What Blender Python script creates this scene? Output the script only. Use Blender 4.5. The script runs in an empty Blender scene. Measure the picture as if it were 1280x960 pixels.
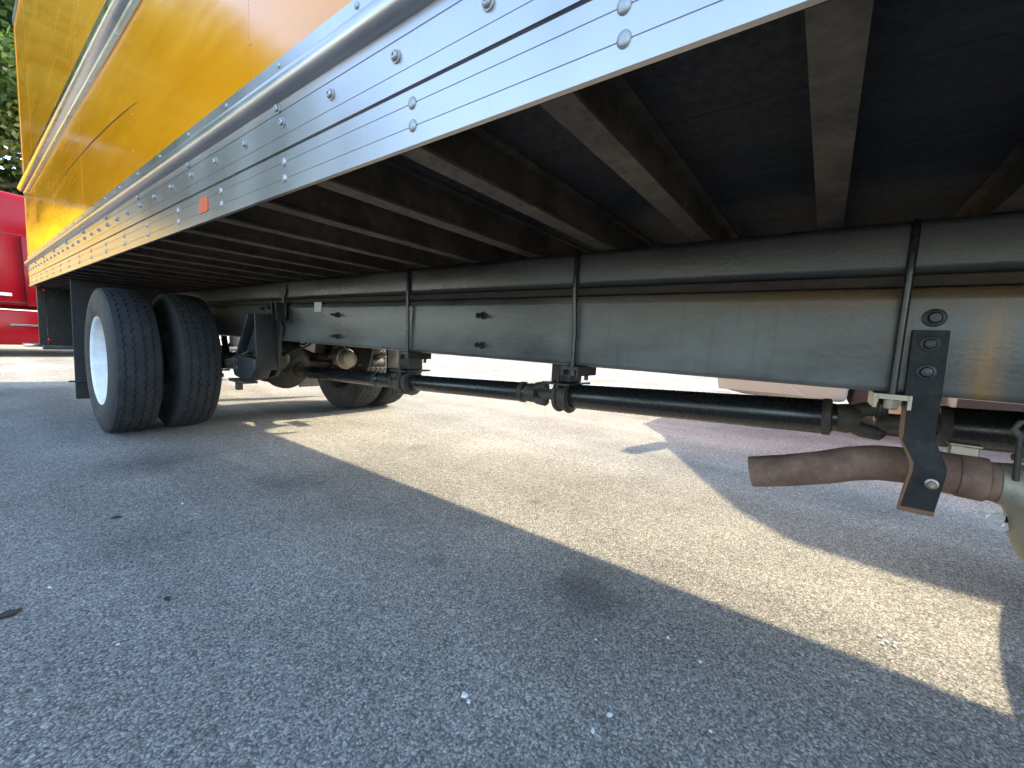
import bpy, bmesh, math, random
import numpy as np
from mathutils import Vector, Matrix

random.seed(7)
PI = math.pi
scene = bpy.context.scene
C = scene.collection

# ------------------------------------------------------------------ camera
# x = across the truck (away from the camera), y = along the truck to its rear, z = up
YAW, PITCH, ROLL = math.radians(53.25), math.radians(-5.75), math.radians(3.01)
cam_d = bpy.data.cameras.new('camera')
cam = bpy.data.objects.new('camera', cam_d)
C.objects.link(cam)
scene.camera = cam
cam_d.sensor_width = 36.0
cam_d.lens = 518.8 / 1280 * 36.0
cam_d.clip_start = 0.02
cam_d.clip_end = 2000
_d = Vector((math.sin(YAW) * math.cos(PITCH), math.cos(YAW) * math.cos(PITCH), math.sin(PITCH)))
_r = Vector((math.cos(YAW), -math.sin(YAW), 0))
_u = _r.cross(_d)
_r2 = _r * math.cos(ROLL) + _u * math.sin(ROLL)
_u2 = -_r * math.sin(ROLL) + _u * math.cos(ROLL)
cam.matrix_world = Matrix(((_r2.x, _u2.x, -_d.x, 0), (_r2.y, _u2.y, -_d.y, 0), (_r2.z, _u2.z, -_d.z, 0.8), (0, 0, 0, 1)))

# ------------------------------------------------------------------ light
SUN = Vector((1.475, -0.44, 1.0)).normalized()
EL = math.asin(SUN.z)
world = bpy.data.worlds.new('World')
scene.world = world
world.use_nodes = True
wn = world.node_tree
wn.nodes.clear()
sky = wn.nodes.new('ShaderNodeTexSky')
sky.sky_type = 'NISHITA'
sky.sun_disc = False
sky.sun_elevation = EL
sky.sun_rotation = math.atan2(SUN.x, SUN.y)
sky.air_density = 1.0
sky.dust_density = 1.2
bg = wn.nodes.new('ShaderNodeBackground')
bg.inputs['Strength'].default_value = 0.15
wo = wn.nodes.new('ShaderNodeOutputWorld')
wn.links.new(sky.outputs[0], bg.inputs[0])
wn.links.new(bg.outputs[0], wo.inputs[0])
sun_d = bpy.data.lights.new('sun', 'SUN')
sun_d.energy = 2.0
sun_d.angle = math.radians(0.55)
sun_d.color = (1.0, 0.83, 0.57)
sun = bpy.data.objects.new('sun', sun_d)
C.objects.link(sun)
sun.location = SUN * 60
sun.rotation_euler = SUN.to_track_quat('Z', 'Y').to_euler()
vs = scene.view_settings
vs.view_transform = 'Standard'
vs.look = 'None'
vs.gamma = 1.0
vs.use_curve_mapping = False
vs.exposure = 3.0
scene.cycles.max_bounces = 8
scene.cycles.diffuse_bounces = 5

# ------------------------------------------------------------------ materials
def nodes_of(name):
    m = bpy.data.materials.new(name)
    m.use_nodes = True
    nt = m.node_tree
    b = nt.nodes['Principled BSDF']
    return m, nt, b

def N(nt, t, **kw):
    n = nt.nodes.new(t)
    for k, v in kw.items():
        setattr(n, k, v)
    return n

def mapped(nt, scale=(1, 1, 1)):
    g = N(nt, 'ShaderNodeNewGeometry')
    mp = N(nt, 'ShaderNodeMapping')
    mp.inputs['Scale'].default_value = scale
    nt.links.new(g.outputs['Position'], mp.inputs['Vector'])
    return mp.outputs['Vector']

def noise(nt, vec, scale, detail=4, rough=.6):
    n = N(nt, 'ShaderNodeTexNoise')
    n.inputs['Scale'].default_value = scale
    n.inputs['Detail'].default_value = detail
    n.inputs['Roughness'].default_value = rough
    nt.links.new(vec, n.inputs['Vector'])
    return n.outputs['Fac']

def ramp(nt, fac, stops):
    r = N(nt, 'ShaderNodeValToRGB')
    el = r.color_ramp.elements
    while len(el) < len(stops):
        el.new(0.5)
    for e, (p, c) in zip(el, stops):
        e.position = p
        e.color = c if len(c) == 4 else (*c, 1)
    nt.links.new(fac, r.inputs['Fac'])
    return r.outputs['Color']

def grey(v):
    return (v, v, v)

def mix(nt, fac, a, b, mode='MIX'):
    m = N(nt, 'ShaderNodeMix', data_type='RGBA', blend_type=mode)
    for s, x in ((m.inputs[0], fac), (m.inputs[6], a), (m.inputs[7], b)):
        if hasattr(x, 'is_output'):
            nt.links.new(x, s)
        elif isinstance(x, (int, float)):
            s.default_value = x
        else:
            s.default_value = (*x, 1)
    return m.outputs[2]

def math_(nt, op, a, b=None):
    m = N(nt, 'ShaderNodeMath', operation=op)
    for s, x in ((m.inputs[0], a), (m.inputs[1], b)):
        if x is None:
            continue
        if hasattr(x, 'is_output'):
            nt.links.new(x, s)
        else:
            s.default_value = x
    return m.outputs[0]

def bump(nt, b, h, strength, dist=.002):
    n = N(nt, 'ShaderNodeBump')
    n.inputs['Strength'].default_value = strength
    n.inputs['Distance'].default_value = dist
    nt.links.new(h, n.inputs['Height'])
    nt.links.new(n.outputs[0], b.inputs['Normal'])

M = {}
OIL_SPOTS = [(1.22, .55, .20, .55), (.62, 3.05, .35, .4), (1.0, 2.2, .25, .3), (1.72, 1.1, .05, .5), (2.0, 2.3, .12, .3), (.35, 1.9, .3, .25), (1.0, 1.05, .06, .35)]

def paint(name, base, rough=.4, metal=0.0, dust=None, dust_amt=(.45, .75), scale=4, stretch=(1, 1, 1), fine=60, bmp=.15, rvar=.15, coat=0.0, spec=.5):
    """painted or bare surface with uneven dust or wear and a fine relief"""
    m, nt, b = nodes_of(name)
    v = mapped(nt, stretch)
    n1 = noise(nt, v, scale, 6, .65)
    n2 = noise(nt, mapped(nt), fine, 3, .6)
    var = ramp(nt, n1, [(.3, tuple(c * .8 for c in base)), (.7, tuple(min(1, c * 1.18) for c in base))])
    col = var
    if dust:
        msk = ramp(nt, n1, [(dust_amt[0], grey(0)), (dust_amt[1], grey(1))])
        n3 = noise(nt, v, scale * 3.7, 5, .7)
        msk2 = mix(nt, 1.0, msk, ramp(nt, n3, [(.3, grey(.2)), (.7, grey(1))]), 'MULTIPLY')
        col = mix(nt, msk2, var, dust)
    nt.links.new(col, b.inputs['Base Color'])
    rr = ramp(nt, n2, [(.3, grey(max(.02, rough - rvar))), (.75, grey(min(1, rough + rvar)))])
    nt.links.new(rr, b.inputs['Roughness'])
    b.inputs['Metallic'].default_value = metal
    b.inputs['Coat Weight'].default_value = coat
    b.inputs['Coat Roughness'].default_value = .05
    b.inputs['Specular IOR Level'].default_value = spec
    if bmp:
        bump(nt, b, n2, bmp)
    M[name] = m
    return m

# asphalt: stones in dark binder, worn patches, oil drips, a few pale chips
m, nt, b = nodes_of('asphalt')
vec = mapped(nt)
wob = N(nt, 'ShaderNodeTexNoise'); wob.inputs['Scale'].default_value = 75; wob.inputs['Detail'].default_value = 4
nt.links.new(vec, wob.inputs['Vector'])
vm = N(nt, 'ShaderNodeVectorMath', operation='MULTIPLY_ADD')
nt.links.new(wob.outputs['Color'], vm.inputs[0])
vm.inputs[1].default_value = (.016, .016, .016)
nt.links.new(vec, vm.inputs[2])
vo = N(nt, 'ShaderNodeTexVoronoi'); vo.inputs['Scale'].default_value = 170
nt.links.new(vm.outputs[0], vo.inputs['Vector'])
sep = N(nt, 'ShaderNodeSeparateColor')
nt.links.new(vo.outputs['Color'], sep.inputs[0])
fine = noise(nt, vec, 420, 3, .7)
mid_n = noise(nt, vec, 38, 4, .65)
stone = ramp(nt, sep.outputs[0], [(0, (.208, .203, .180)), (.5, (.298, .289, .258)), (.85, (.37, .358, .320)), (1, (.475, .459, .412))])
gap = ramp(nt, vo.outputs['Distance'], [(.40, grey(0)), (.75, grey(.85))])
col = mix(nt, gap, stone, (.095, .093, .088))
col = mix(nt, 1.0, col, ramp(nt, fine, [(.3, grey(.72)), (.7, grey(1.25))]), 'MULTIPLY')
col = mix(nt, 1.0, col, ramp(nt, mid_n, [(.3, grey(.8)), (.7, grey(1.18))]), 'MULTIPLY')
worn = noise(nt, vec, .8, 6, .62)
col = mix(nt, 1.0, col, ramp(nt, worn, [(.3, grey(.74)), (.68, grey(1.2))]), 'MULTIPLY')
lane = noise(nt, mapped(nt, (1.6, .22, 1)), 1.3, 5, .6)
col = mix(nt, 1.0, col, ramp(nt, lane, [(.35, grey(.86)), (.65, grey(1.1))]), 'MULTIPLY')
oil = noise(nt, mapped(nt, (1, .7, 1)), 1.7, 4, .55)
col = mix(nt, ramp(nt, oil, [(.62, grey(0)), (.80, grey(.5))]), col, (.06, .06, .062))
gp = N(nt, 'ShaderNodeNewGeometry')
edge_n = noise(nt, vec, 9, 5, .7)
for (sx, sy, rad, amt) in OIL_SPOTS:
    dv = N(nt, 'ShaderNodeVectorMath', operation='DISTANCE')
    nt.links.new(gp.outputs['Position'], dv.inputs[0])
    dv.inputs[1].default_value = (sx, sy, 0)
    dd = math_(nt, 'ADD', math_(nt, 'DIVIDE', dv.outputs['Value'], rad), math_(nt, 'MULTIPLY', edge_n, 1.2))
    col = mix(nt, ramp(nt, math_(nt, 'MULTIPLY', dd, .5), [(.38, grey(amt)), (.78, grey(0))]), col, (.045, .045, .047))
v2 = N(nt, 'ShaderNodeTexVoronoi'); v2.inputs['Scale'].default_value = 21
nt.links.new(vm.outputs[0], v2.inputs['Vector'])
sp2 = N(nt, 'ShaderNodeSeparateColor'); nt.links.new(v2.outputs['Color'], sp2.inputs[0])
chip = math_(nt, 'MULTIPLY', math_(nt, 'LESS_THAN', v2.outputs['Distance'], math_(nt, 'MULTIPLY', sp2.outputs[2], .09)), math_(nt, 'GREATER_THAN', sp2.outputs[1], .6))
col = mix(nt, chip, col, (.42, .42, .40))
nt.links.new(col, b.inputs['Base Color'])
b.inputs['Roughness'].default_value = .95
b.inputs['Specular IOR Level'].default_value = .0
hgt = math_(nt, 'ADD', math_(nt, 'MULTIPLY', vo.outputs['Distance'], -.8), math_(nt, 'MULTIPLY', sep.outputs[1], .7))
hgt = math_(nt, 'ADD', hgt, math_(nt, 'ADD', math_(nt, 'MULTIPLY', fine, .6), math_(nt, 'MULTIPLY', mid_n, 1.0)))
bump(nt, b, hgt, .8, .005)
M['asphalt'] = m

# truck frame: black paint, road dust in drips, rust run
def frame_mat(name, rust, dark=1.0):
    m, nt, b = nodes_of(name)
    v = mapped(nt, (1, .5, 1.1))
    n1 = noise(nt, v, 3.2, 6, .6)
    n2 = noise(nt, mapped(nt), 90, 3)
    n3 = noise(nt, mapped(nt, (1, 9, .7)), 5, 5, .6)
    col = ramp(nt, n1, [(.35, tuple(dark * c for c in (.028, .031, .030))), (.7, tuple(dark * c for c in (.135, .140, .130)))])
    col = mix(nt, ramp(nt, n3, [(.56, grey(0)), (.8, grey(.4))]), col, (.02, .02, .02))
    if rust:
        g = N(nt, 'ShaderNodeNewGeometry')
        s = N(nt, 'ShaderNodeSeparateXYZ')
        nt.links.new(g.outputs['Position'], s.inputs[0])
        # wide run below the strap near the front
        y = math_(nt, 'ADD', s.outputs[1], math_(nt, 'MULTIPLY', n1, .05))
        dist = math_(nt, 'ABSOLUTE', math_(nt, 'ADD', y, .263))
        mk = ramp(nt, dist, [(.006, grey(.9)), (.042, grey(0))])
        mk = mix(nt, 1.0, mk, ramp(nt, n3, [(.3, grey(.35)), (.6, grey(1))]), 'MULTIPLY')
        col = mix(nt, mk, col, (.20, .105, .03))
        # stain that creeps down from the wooden strip
        zz = math_(nt, 'ADD', s.outputs[2], math_(nt, 'MULTIPLY', n3, .07))
        mk2 = ramp(nt, zz, [(.925, grey(0)), (.985, grey(.85))])
        fy = ramp(nt, math_(nt, 'ADD', math_(nt, 'MULTIPLY', s.outputs[1], -.5), .55), [(.15, grey(.1)), (.5, grey(1))])
        col = mix(nt, mix(nt, 1.0, mk2, fy, 'MULTIPLY'), col, (.10, .06, .03))
    nt.links.new(col, b.inputs['Base Color'])
    nt.links.new(ramp(nt, n1, [(.3, grey(.25)), (.7, grey(.46))]), b.inputs['Roughness'])
    bump(nt, b, math_(nt, 'ADD', n2, math_(nt, 'MULTIPLY', n1, 6.0)), .14, .004)
    M[name] = m
frame_mat('frame_paint', True)
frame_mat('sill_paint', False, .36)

paint('black_steel', (.014, .015, .016), .5, dust=(.035, .035, .033), scale=5)
paint('gloss_black', (.012, .013, .014), .3, dust=(.03, .03, .029), dust_amt=(.55, .9), scale=3, rvar=.05, bmp=.05)
paint('shaft_black', (.011, .012, .013), .28, dust=(.05, .045, .038), dust_amt=(.66, .95), scale=5, rvar=.03, bmp=0)
paint('grimy_iron', (.035, .031, .026), .7, dust=(.10, .08, .055), scale=14, bmp=.5)
paint('rust_brown', (.13, .072, .048), .8, dust=(.25, .15, .10), dust_amt=(.4, .75), scale=16, fine=160, bmp=.5)
paint('rust_edge', (.16, .075, .035), .8, dust=(.09, .05, .035), scale=40, bmp=.4)
paint('cast_alloy', (.27, .235, .175), .5, metal=.35, dust=(.22, .165, .10), dust_amt=(.4, .75), scale=11, bmp=.5, fine=120)
paint('zinc', (.30, .265, .21), .45, metal=.8, dust=(.25, .18, .1), scale=30)
paint('crossmember_steel', (.060, .046, .033), .65, dust=(.175, .13, .085), dust_amt=(.4, .75), scale=10, bmp=.3)
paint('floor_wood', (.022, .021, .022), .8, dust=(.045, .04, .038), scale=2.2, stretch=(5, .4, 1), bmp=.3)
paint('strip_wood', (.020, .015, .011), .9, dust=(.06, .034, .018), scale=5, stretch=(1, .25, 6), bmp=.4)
paint('rubber', (.026, .027, .028), .8, dust=(.05, .05, .05), dust_amt=(.5, .8), scale=12, bmp=.4, fine=140, spec=.3)
paint('sidewall_rubber', (.022, .022, .023), .7, dust=(.06, .056, .05), dust_amt=(.45, .75), scale=9, spec=.3)
paint('flap_rubber', (.012, .012, .013), .65, dust=(.03, .03, .03), scale=7)
paint('white_wheel', (.58, .59, .60), .35, dust=(.55, .53, .48), dust_amt=(.55, .8), scale=10, rvar=.08)
paint('orange_reflector', (.62, .085, .012), .45, rvar=.05, bmp=.5, fine=700)
paint('red_paint', (.12, .0008, .004), .16, coat=.0, spec=.25, scale=1, bmp=.0, rvar=.05)
paint('white_paint', (.29, .36, .37), .35, coat=.3, scale=1.5, bmp=0, rvar=.08, dust=(.29, .31, .30))
paint('chrome', (.8, .8, .8), .12, metal=1, rvar=.05)
paint('dark_plastic', (.02, .02, .02), .6)
paint('red_lens', (.5, .01, .01), .2)
paint('tag_white', (.45, .45, .43), .6, dust=(.2, .19, .17), scale=30)
paint('bark', (.09, .07, .05), .9, scale=6, stretch=(1, 1, .2), bmp=1.0, fine=20)
paint('leaf_brown', (.05, .035, .025), .85, scale=60)
paint('chip_white', (.6, .6, .57), .7, scale=80)
paint('glass_dark', (.015, .018, .02), .06, rvar=.03, scale=1, bmp=0)
paint('dull_fastener', (.36, .36, .35), .5, metal=.7, dust=(.22, .21, .19), scale=40)
paint('strap_black', (.012, .012, .012), .65, spec=.3, dust=(.03, .026, .022), dust_amt=(.5, .85), scale=12, bmp=.3)
paint('fleet_yellow', (.70, .40, .008), .4, scale=2, bmp=0, spec=.3)
paint('tank_alloy', (.62, .62, .62), .3, metal=1, rvar=.1)

# aluminium rails: brushed along the truck, water marks running down
m, nt, b = nodes_of('rail_aluminium')
n1 = noise(nt, mapped(nt, (1, 2.2, .8)), 2.2, 4, .5)
n2 = noise(nt, mapped(nt, (1, .05, 1)), 220, 3)
n3 = noise(nt, mapped(nt), 26, 5, .7)
col = ramp(nt, n1, [(.3, (.37, .345, .34)), (.7, (.45, .425, .415))])
col = mix(nt, ramp(nt, n3, [(.6, grey(0)), (.8, grey(.3))]), col, (.36, .355, .345))
drip = noise(nt, mapped(nt, (1, 30, .8)), 2, 4, .6)
col = mix(nt, ramp(nt, drip, [(.6, grey(0)), (.78, grey(.3))]), col, (.30, .29, .27))
nt.links.new(col, b.inputs['Base Color'])
b.inputs['Metallic'].default_value = .88
nt.links.new(ramp(nt, n1, [(.25, grey(.26)), (.8, grey(.36))]), b.inputs['Roughness'])
bump(nt, b, math_(nt, 'ADD', n2, math_(nt, 'MULTIPLY', n3, .5)), .08, .0005)
M['rail_aluminium'] = m
m, nt, b = nodes_of('bright_aluminium')
n1 = noise(nt, mapped(nt, (1, 2, 1)), 6, 5)
nt.links.new(ramp(nt, n1, [(.3, (.52, .52, .51)), (.7, (.62, .61, .60))]), b.inputs['Base Color'])
b.inputs['Metallic'].default_value = 1
nt.links.new(ramp(nt, n1, [(.3, grey(.14)), (.7, grey(.27))]), b.inputs['Roughness'])
M['bright_aluminium'] = m

# glossy yellow side sheets, slightly wavy, brushed dirt
m, nt, b = nodes_of('yellow_panel')
n1 = noise(nt, mapped(nt, (1, .5, 3)), 2.2, 6, .7)
n2 = noise(nt, mapped(nt, (1, .25, 1.6)), 2.0, 3, .5)
n3 = noise(nt, mapped(nt), 45, 4, .7)
col = ramp(nt, n1, [(.3, (.66, .235, .003)), (.7, (.78, .30, .005))])
col = mix(nt, ramp(nt, n3, [(.6, grey(0)), (.8, grey(.3))]), col, (.55, .30, .03))
nt.links.new(col, b.inputs['Base Color'])
nt.links.new(ramp(nt, n1, [(.3, grey(.08)), (.75, grey(.2))]), b.inputs['Roughness'])
b.inputs['Specular IOR Level'].default_value = .45
n4 = noise(nt, mapped(nt, (1, 6, 1.0)), 5, 4, .6)
bump(nt, b, math_(nt, 'ADD', n2, math_(nt, 'ADD', math_(nt, 'MULTIPLY', n4, .025), math_(nt, 'MULTIPLY', n3, .012))), .6, .006)
M['yellow_panel'] = m

# leaves
for nm, ca, cb in (('leaf_green', (.06, .11, .022), (.14, .22, .045)), ('leaf_olive', (.09, .12, .025), (.19, .23, .055))):
    m, nt, b = nodes_of(nm)
    n1 = noise(nt, mapped(nt), 1.3, 4)
    col = ramp(nt, n1, [(.3, ca), (.7, cb)])
    nt.links.new(col, b.inputs['Base Color'])
    b.inputs['Roughness'].default_value = .55
    tr = N(nt, 'ShaderNodeBsdfTranslucent')
    nt.links.new(col, tr.inputs[0])
    ms = N(nt, 'ShaderNodeMixShader')
    ms.inputs[0].default_value = .45
    nt.links.new(b.outputs[0], ms.inputs[1]); nt.links.new(tr.outputs[0], ms.inputs[2])
    nt.links.new(ms.outputs[0], nt.nodes['Material Output'].inputs[0])
    M[nm] = m

# ------------------------------------------------------------------ mesh helpers
class MB:
    def __init__(s):
        s.v, s.f = [], []
    def add(s, vs, fs):
        o = len(s.v)
        s.v += [tuple(p) for p in vs]
        s.f += [tuple(i + o for i in f) for f in fs]
        return s
    def box(s, x0, x1, y0, y1, z0, z1):
        return s.add([(x, y, z) for x in (x0, x1) for y in (y0, y1) for z in (z0, z1)],
                     [(0, 1, 3, 2), (4, 6, 7, 5), (0, 4, 5, 1), (2, 3, 7, 6), (0, 2, 6, 4), (1, 5, 7, 3)])
    def prism(s, prof, axis, a0, a1):
        """closed outline extruded along an axis; outline is in the other two axes in order (x,z), (y,z) or (x,y)"""
        n = len(prof)
        def pt(p, a):
            return (p[0], a, p[1]) if axis == 'y' else (a, p[0], p[1]) if axis == 'x' else (p[0], p[1], a)
        vs = [pt(p, a0) for p in prof] + [pt(p, a1) for p in prof]
        fs = [(i, (i + 1) % n, n + (i + 1) % n, n + i) for i in range(n)]
        fs += [tuple(range(n - 1, -1, -1)), tuple(range(n, 2 * n))]
        return s.add(vs, fs)
    def tube(s, pts, rad, n=16, cap=True):
        pts = [Vector(p) for p in pts]
        if not hasattr(rad, '__len__'):
            rad = [rad] * len(pts)
        t0 = (pts[1] - pts[0]).normalized()
        ref = Vector((0, 0, 1)) if abs(t0.z) < .9 else Vector((1, 0, 0))
        a = t0.cross(ref).normalized()
        vs, fs = [], []
        for i, p in enumerate(pts):
            t = ((pts[min(i + 1, len(pts) - 1)] - p).normalized() + (p - pts[max(i - 1, 0)]).normalized()).normalized()
            a = (a - t * a.dot(t)).normalized()
            bb = t.cross(a)
            for k in range(n):
                an = 2 * PI * k / n
                vs.append(p + (a * math.cos(an) + bb * math.sin(an)) * rad[i])
        for i in range(len(pts) - 1):
            for k in range(n):
                fs.append((i * n + k, i * n + (k + 1) % n, (i + 1) * n + (k + 1) % n, (i + 1) * n + k))
        if cap:
            fs.append(tuple(range(n - 1, -1, -1)))
            fs.append(tuple((len(pts) - 1) * n + k for k in range(n)))
        return s.add(vs, fs)
    def lathe(s, prof, axis, c, n=32, closed=False):
        """prof: (radius, position along axis); closed joins the last point to the first"""
        c = Vector(c)
        vs, fs = [], []
        m_ = len(prof)
        for r, a in prof:
            for k in range(n):
                an = 2 * PI * k / n
                u, w = r * math.cos(an), r * math.sin(an)
                q = (a, u, w) if axis == 'x' else (u, a, w) if axis == 'y' else (u, w, a)
                vs.append(c + Vector(q))
        for i in range(m_ if closed else m_ - 1):
            j = (i + 1) % m_
            for k in range(n):
                fs.append((i * n + k, i * n + (k + 1) % n, j * n + (k + 1) % n, j * n + k))
        if not closed:
            if prof[0][0] > 1e-6: fs.append(tuple(range(n - 1, -1, -1)))
            if prof[-1][0] > 1e-6: fs.append(tuple((m_ - 1) * n + k for k in range(n)))
        return s.add(vs, fs)
    def mesh(s, name, mat, smooth=35, bevel=0, seg=1):
        bm = bmesh.new()
        bv = [bm.verts.new(p) for p in s.v]
        for f in s.f:
            try:
                bm.faces.new([bv[i] for i in f])
            except ValueError:
                pass
        bmesh.ops.remove_doubles(bm, verts=bm.verts, dist=1e-6)
        bmesh.ops.recalc_face_normals(bm, faces=bm.faces)
        if bevel:
            es = [e for e in bm.edges if len(e.link_faces) == 2 and e.calc_face_angle(0) > math.radians(30)]
            bmesh.ops.bevel(bm, geom=es, offset=bevel, segments=seg, affect='EDGES', profile=.5)
        me = bpy.data.meshes.new(name)
        bm.to_mesh(me)
        bm.free()
        me.materials.append(M[mat])
        if smooth:
            for p in me.polygons:
                p.use_smooth = True
            me.set_sharp_from_angle(angle=math.radians(smooth))
        return me

def off(parent):
    """location that puts a child's own coordinates back on the world's"""
    l = Vector((0, 0, 0))
    while parent:
        l -= Vector(parent.location)
        parent = parent.parent
    return l

def put(name, me, parent=None, loc=(0, 0, 0), rot=(0, 0, 0), scale=(1, 1, 1)):
    o = bpy.data.objects.new(name, me)
    C.objects.link(o)
    o.parent = parent
    o.location = off(parent) + Vector(loc)
    o.rotation_euler = rot
    o.scale = scale
    return o

def tag(o, label, cat, group=None, kind=None):
    o['label'] = label
    o['category'] = cat
    if group: o['group'] = group
    if kind: o['kind'] = kind
    return o

def thing(name, loc, label, cat, group=None):
    o = put(name, None, None, loc)
    o.empty_display_size = .3
    return tag(o, label, cat, group)

def arc(cx, cz, r, a0, a1, n):
    return [(cx + r * math.cos(math.radians(a0 + (a1 - a0) * i / n)), cz + r * math.sin(math.radians(a0 + (a1 - a0) * i / n))) for i in range(n + 1)]

def rr_profile(x0, x1, z0, z1, r, n=4):
    return arc(x1 - r, z0 + r, r, 270, 360, n) + arc(x1 - r, z1 - r, r, 0, 90, n) + arc(x0 + r, z1 - r, r, 90, 180, n) + arc(x0 + r, z0 + r, r, 180, 270, n)

# ------------------------------------------------------------------ setting
g = put('ground', MB().add([(-400, -400, 0), (400, -400, 0), (400, 400, 0), (-400, 400, 0)], [(0, 1, 2, 3)]).mesh('ground', 'asphalt', 0))
g['kind'] = 'structure'

# ------------------------------------------------------------------ box truck
X0, X1 = .50, 3.09           # outer faces of the body
XC = (X0 + X1) / 2
YF, YR = -.95, 7.03          # front and rear of the body
ZB, ZT = 1.132, 3.86
T = thing('box_truck', (XC, 2.0, 0), 'long yellow box truck with aluminium side rails and black chassis', 'truck')

def mir(x):
    return 2 * XC - x

# --- lower rail, an aluminium extrusion
def rail_profile():
    p = [(.493, 1.132), (.493, 1.139), (.4995, 1.143)]
    def groove(z, x, d=.0014, w=.0010):
        return [(x, z - w), (x + d, z - w * .4), (x + d, z + w * .4), (x, z + w)]
    p += groove(1.168, .4995) + groove(1.207, .4995)
    p += [(.4995, 1.2315), (.504, 1.2325), (.504, 1.2355), (.497, 1.2368)]
    p += groove(1.268, .497) + groove(1.325, .497, .0022, .0014)
    p += [(.497, 1.349)]
    p += [(x, z) for x, z in arc(.4965, 1.377, .027, 260, 100, 10)]
    p += [(.497, 1.405), (.4945, 1.408), (.4945, 1.446), (.53, 1.446), (.53, 1.15), (.503, 1.148), (.503, 1.132)]
    return p
rp = rail_profile()
rail = put('lower_rail', MB().prism(rp, 'y', YF, YR).mesh('lower_rail', 'rail_aluminium', 28), T)
rail_far = put('lower_rail', MB().prism([(mir(x), z) for x, z in rp], 'y', YF, YR).mesh('lower_rail_far', 'rail_aluminium', 28), T)

def dome(r, h, n=12, sy=1.0):
    return MB().lathe([(r, 0), (r * .97, -h * .35), (r * .75, -h * .75), (r * .4, -h * .95), (0.0, -h)], 'x', (0, 0, 0), n)
rivet_me = dome(.0095, .005).mesh('rivet', 'dull_fastener', 60)
small_rivet_me = dome(.007, .004, 10).mesh('small_rivet', 'dull_fastener', 60)
bolt_mb = MB().lathe([(.0115, 0), (.0115, -.002), (.0085, -.003), (.0085, -.007), (.0065, -.009), (.0028, -.0092), (.0028, -.007), (0, -.007)], 'x', (0, 0, 0), 14)
bolt_me = bolt_mb.mesh('bolt', 'dull_fastener', 40)
ys = [.232, .62, 1.097, 1.503, 1.909] + [1.909 + .406 * k for k in range(1, 13)] + [-.17, -.58]
for y in ys:
    put('rivet', rivet_me, rail, (.4996, y, 1.169), scale=(1, 1, 1.15))
    put('rivet', rivet_me, rail, (.4996, y + .003, 1.2075), scale=(1, 1, 1.15))
y = .451 - .2165 * 6
i = 0
while y < YR - .05:
    if y > YF + .05:
        put('bolt', bolt_me, rail, (.4972, y, 1.297), rot=(random.uniform(0, 6), 0, 0))
    y += .2165
y = 1.126 - .65 * 3
while y < YR - .05:
    if y > YF + .05:
        put('bolt', bolt_me, rail, (.4972, y, 1.335), rot=(random.uniform(0, 6), 0, 0))
    y += .65
y = .14
while y < YR - .05:
    put('rivet', small_rivet_me, rail, (.4947, y, 1.430))
    y += .325
ref = put('reflector', MB().prism(rr_profile(1.614, 1.690, 1.165, 1.211, .008, 3), 'x', .4968, .4994).mesh('reflector', 'orange_reflector', 35), rail)
ref['label'] = 'orange rectangular reflector on the aluminium rail'

# --- yellow side sheets, each its own sheet lapped over the next
def sheet(y0, y1, z0, z1, x):
    ny, nz = 14, 6
    vs, fs = [], []
    for i in range(ny + 1):
        for k in range(nz + 1):
            yy, zz = y0 + (y1 - y0) * i / ny, z0 + (z1 - z0) * k / nz
            vs.append((x, yy, zz))
    o = len(vs)
    vs += [(p[0] + .004, p[1], p[2]) for p in vs]
    for i in range(ny):
        for k in range(nz):
            a = i * (nz + 1) + k
            fs.append((a, a + 1, a + nz + 2, a + nz + 1))
            fs.append((o + a, o + a + nz + 1, o + a + nz + 2, o + a + 1))
    rim_ = [i * (nz + 1) for i in range(ny + 1)] + [ny * (nz + 1) + k for k in range(1, nz + 1)] + [i * (nz + 1) + nz for i in range(ny - 1, -1, -1)] + [k for k in range(nz - 1, 0, -1)]
    for a, c in zip(rim_, rim_[1:] + rim_[:1]):
        fs.append((a, c, o + c, o + a))
    return MB().add(vs, fs)
yp_rivet = dome(.008, .004, 10).mesh('panel_rivet', 'yellow_panel', 60)
edges = [YF + .05, .1, 1.32, 2.54, 3.76, 4.98, 6.2, YR - .04]
for i, (a, c) in enumerate(zip(edges, edges[1:])):
    xx = .5035 + (.0005 if i % 2 else 0)
    lo = put('side_panel', sheet(a - .012, c + .012, 1.44, 2.09, xx).mesh('side_panel', 'yellow_panel', 30), T)
    hi = put('side_panel', sheet(a - .012, c + .012, 2.24, ZT - .06, xx).mesh('side_panel', 'yellow_panel', 30), T)
    for z in [1.55 + .15 * k for k in range(4)]:
        put('rivet', yp_rivet, lo, (xx - .0002, c - .02, z), scale=(.5, .6, .6))
    for z in [2.45 + .2 * k for k in range(7)]:
        put('rivet', yp_rivet, hi, (xx - .0002, c - .02, z), scale=(.5, .6, .6))

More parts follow.
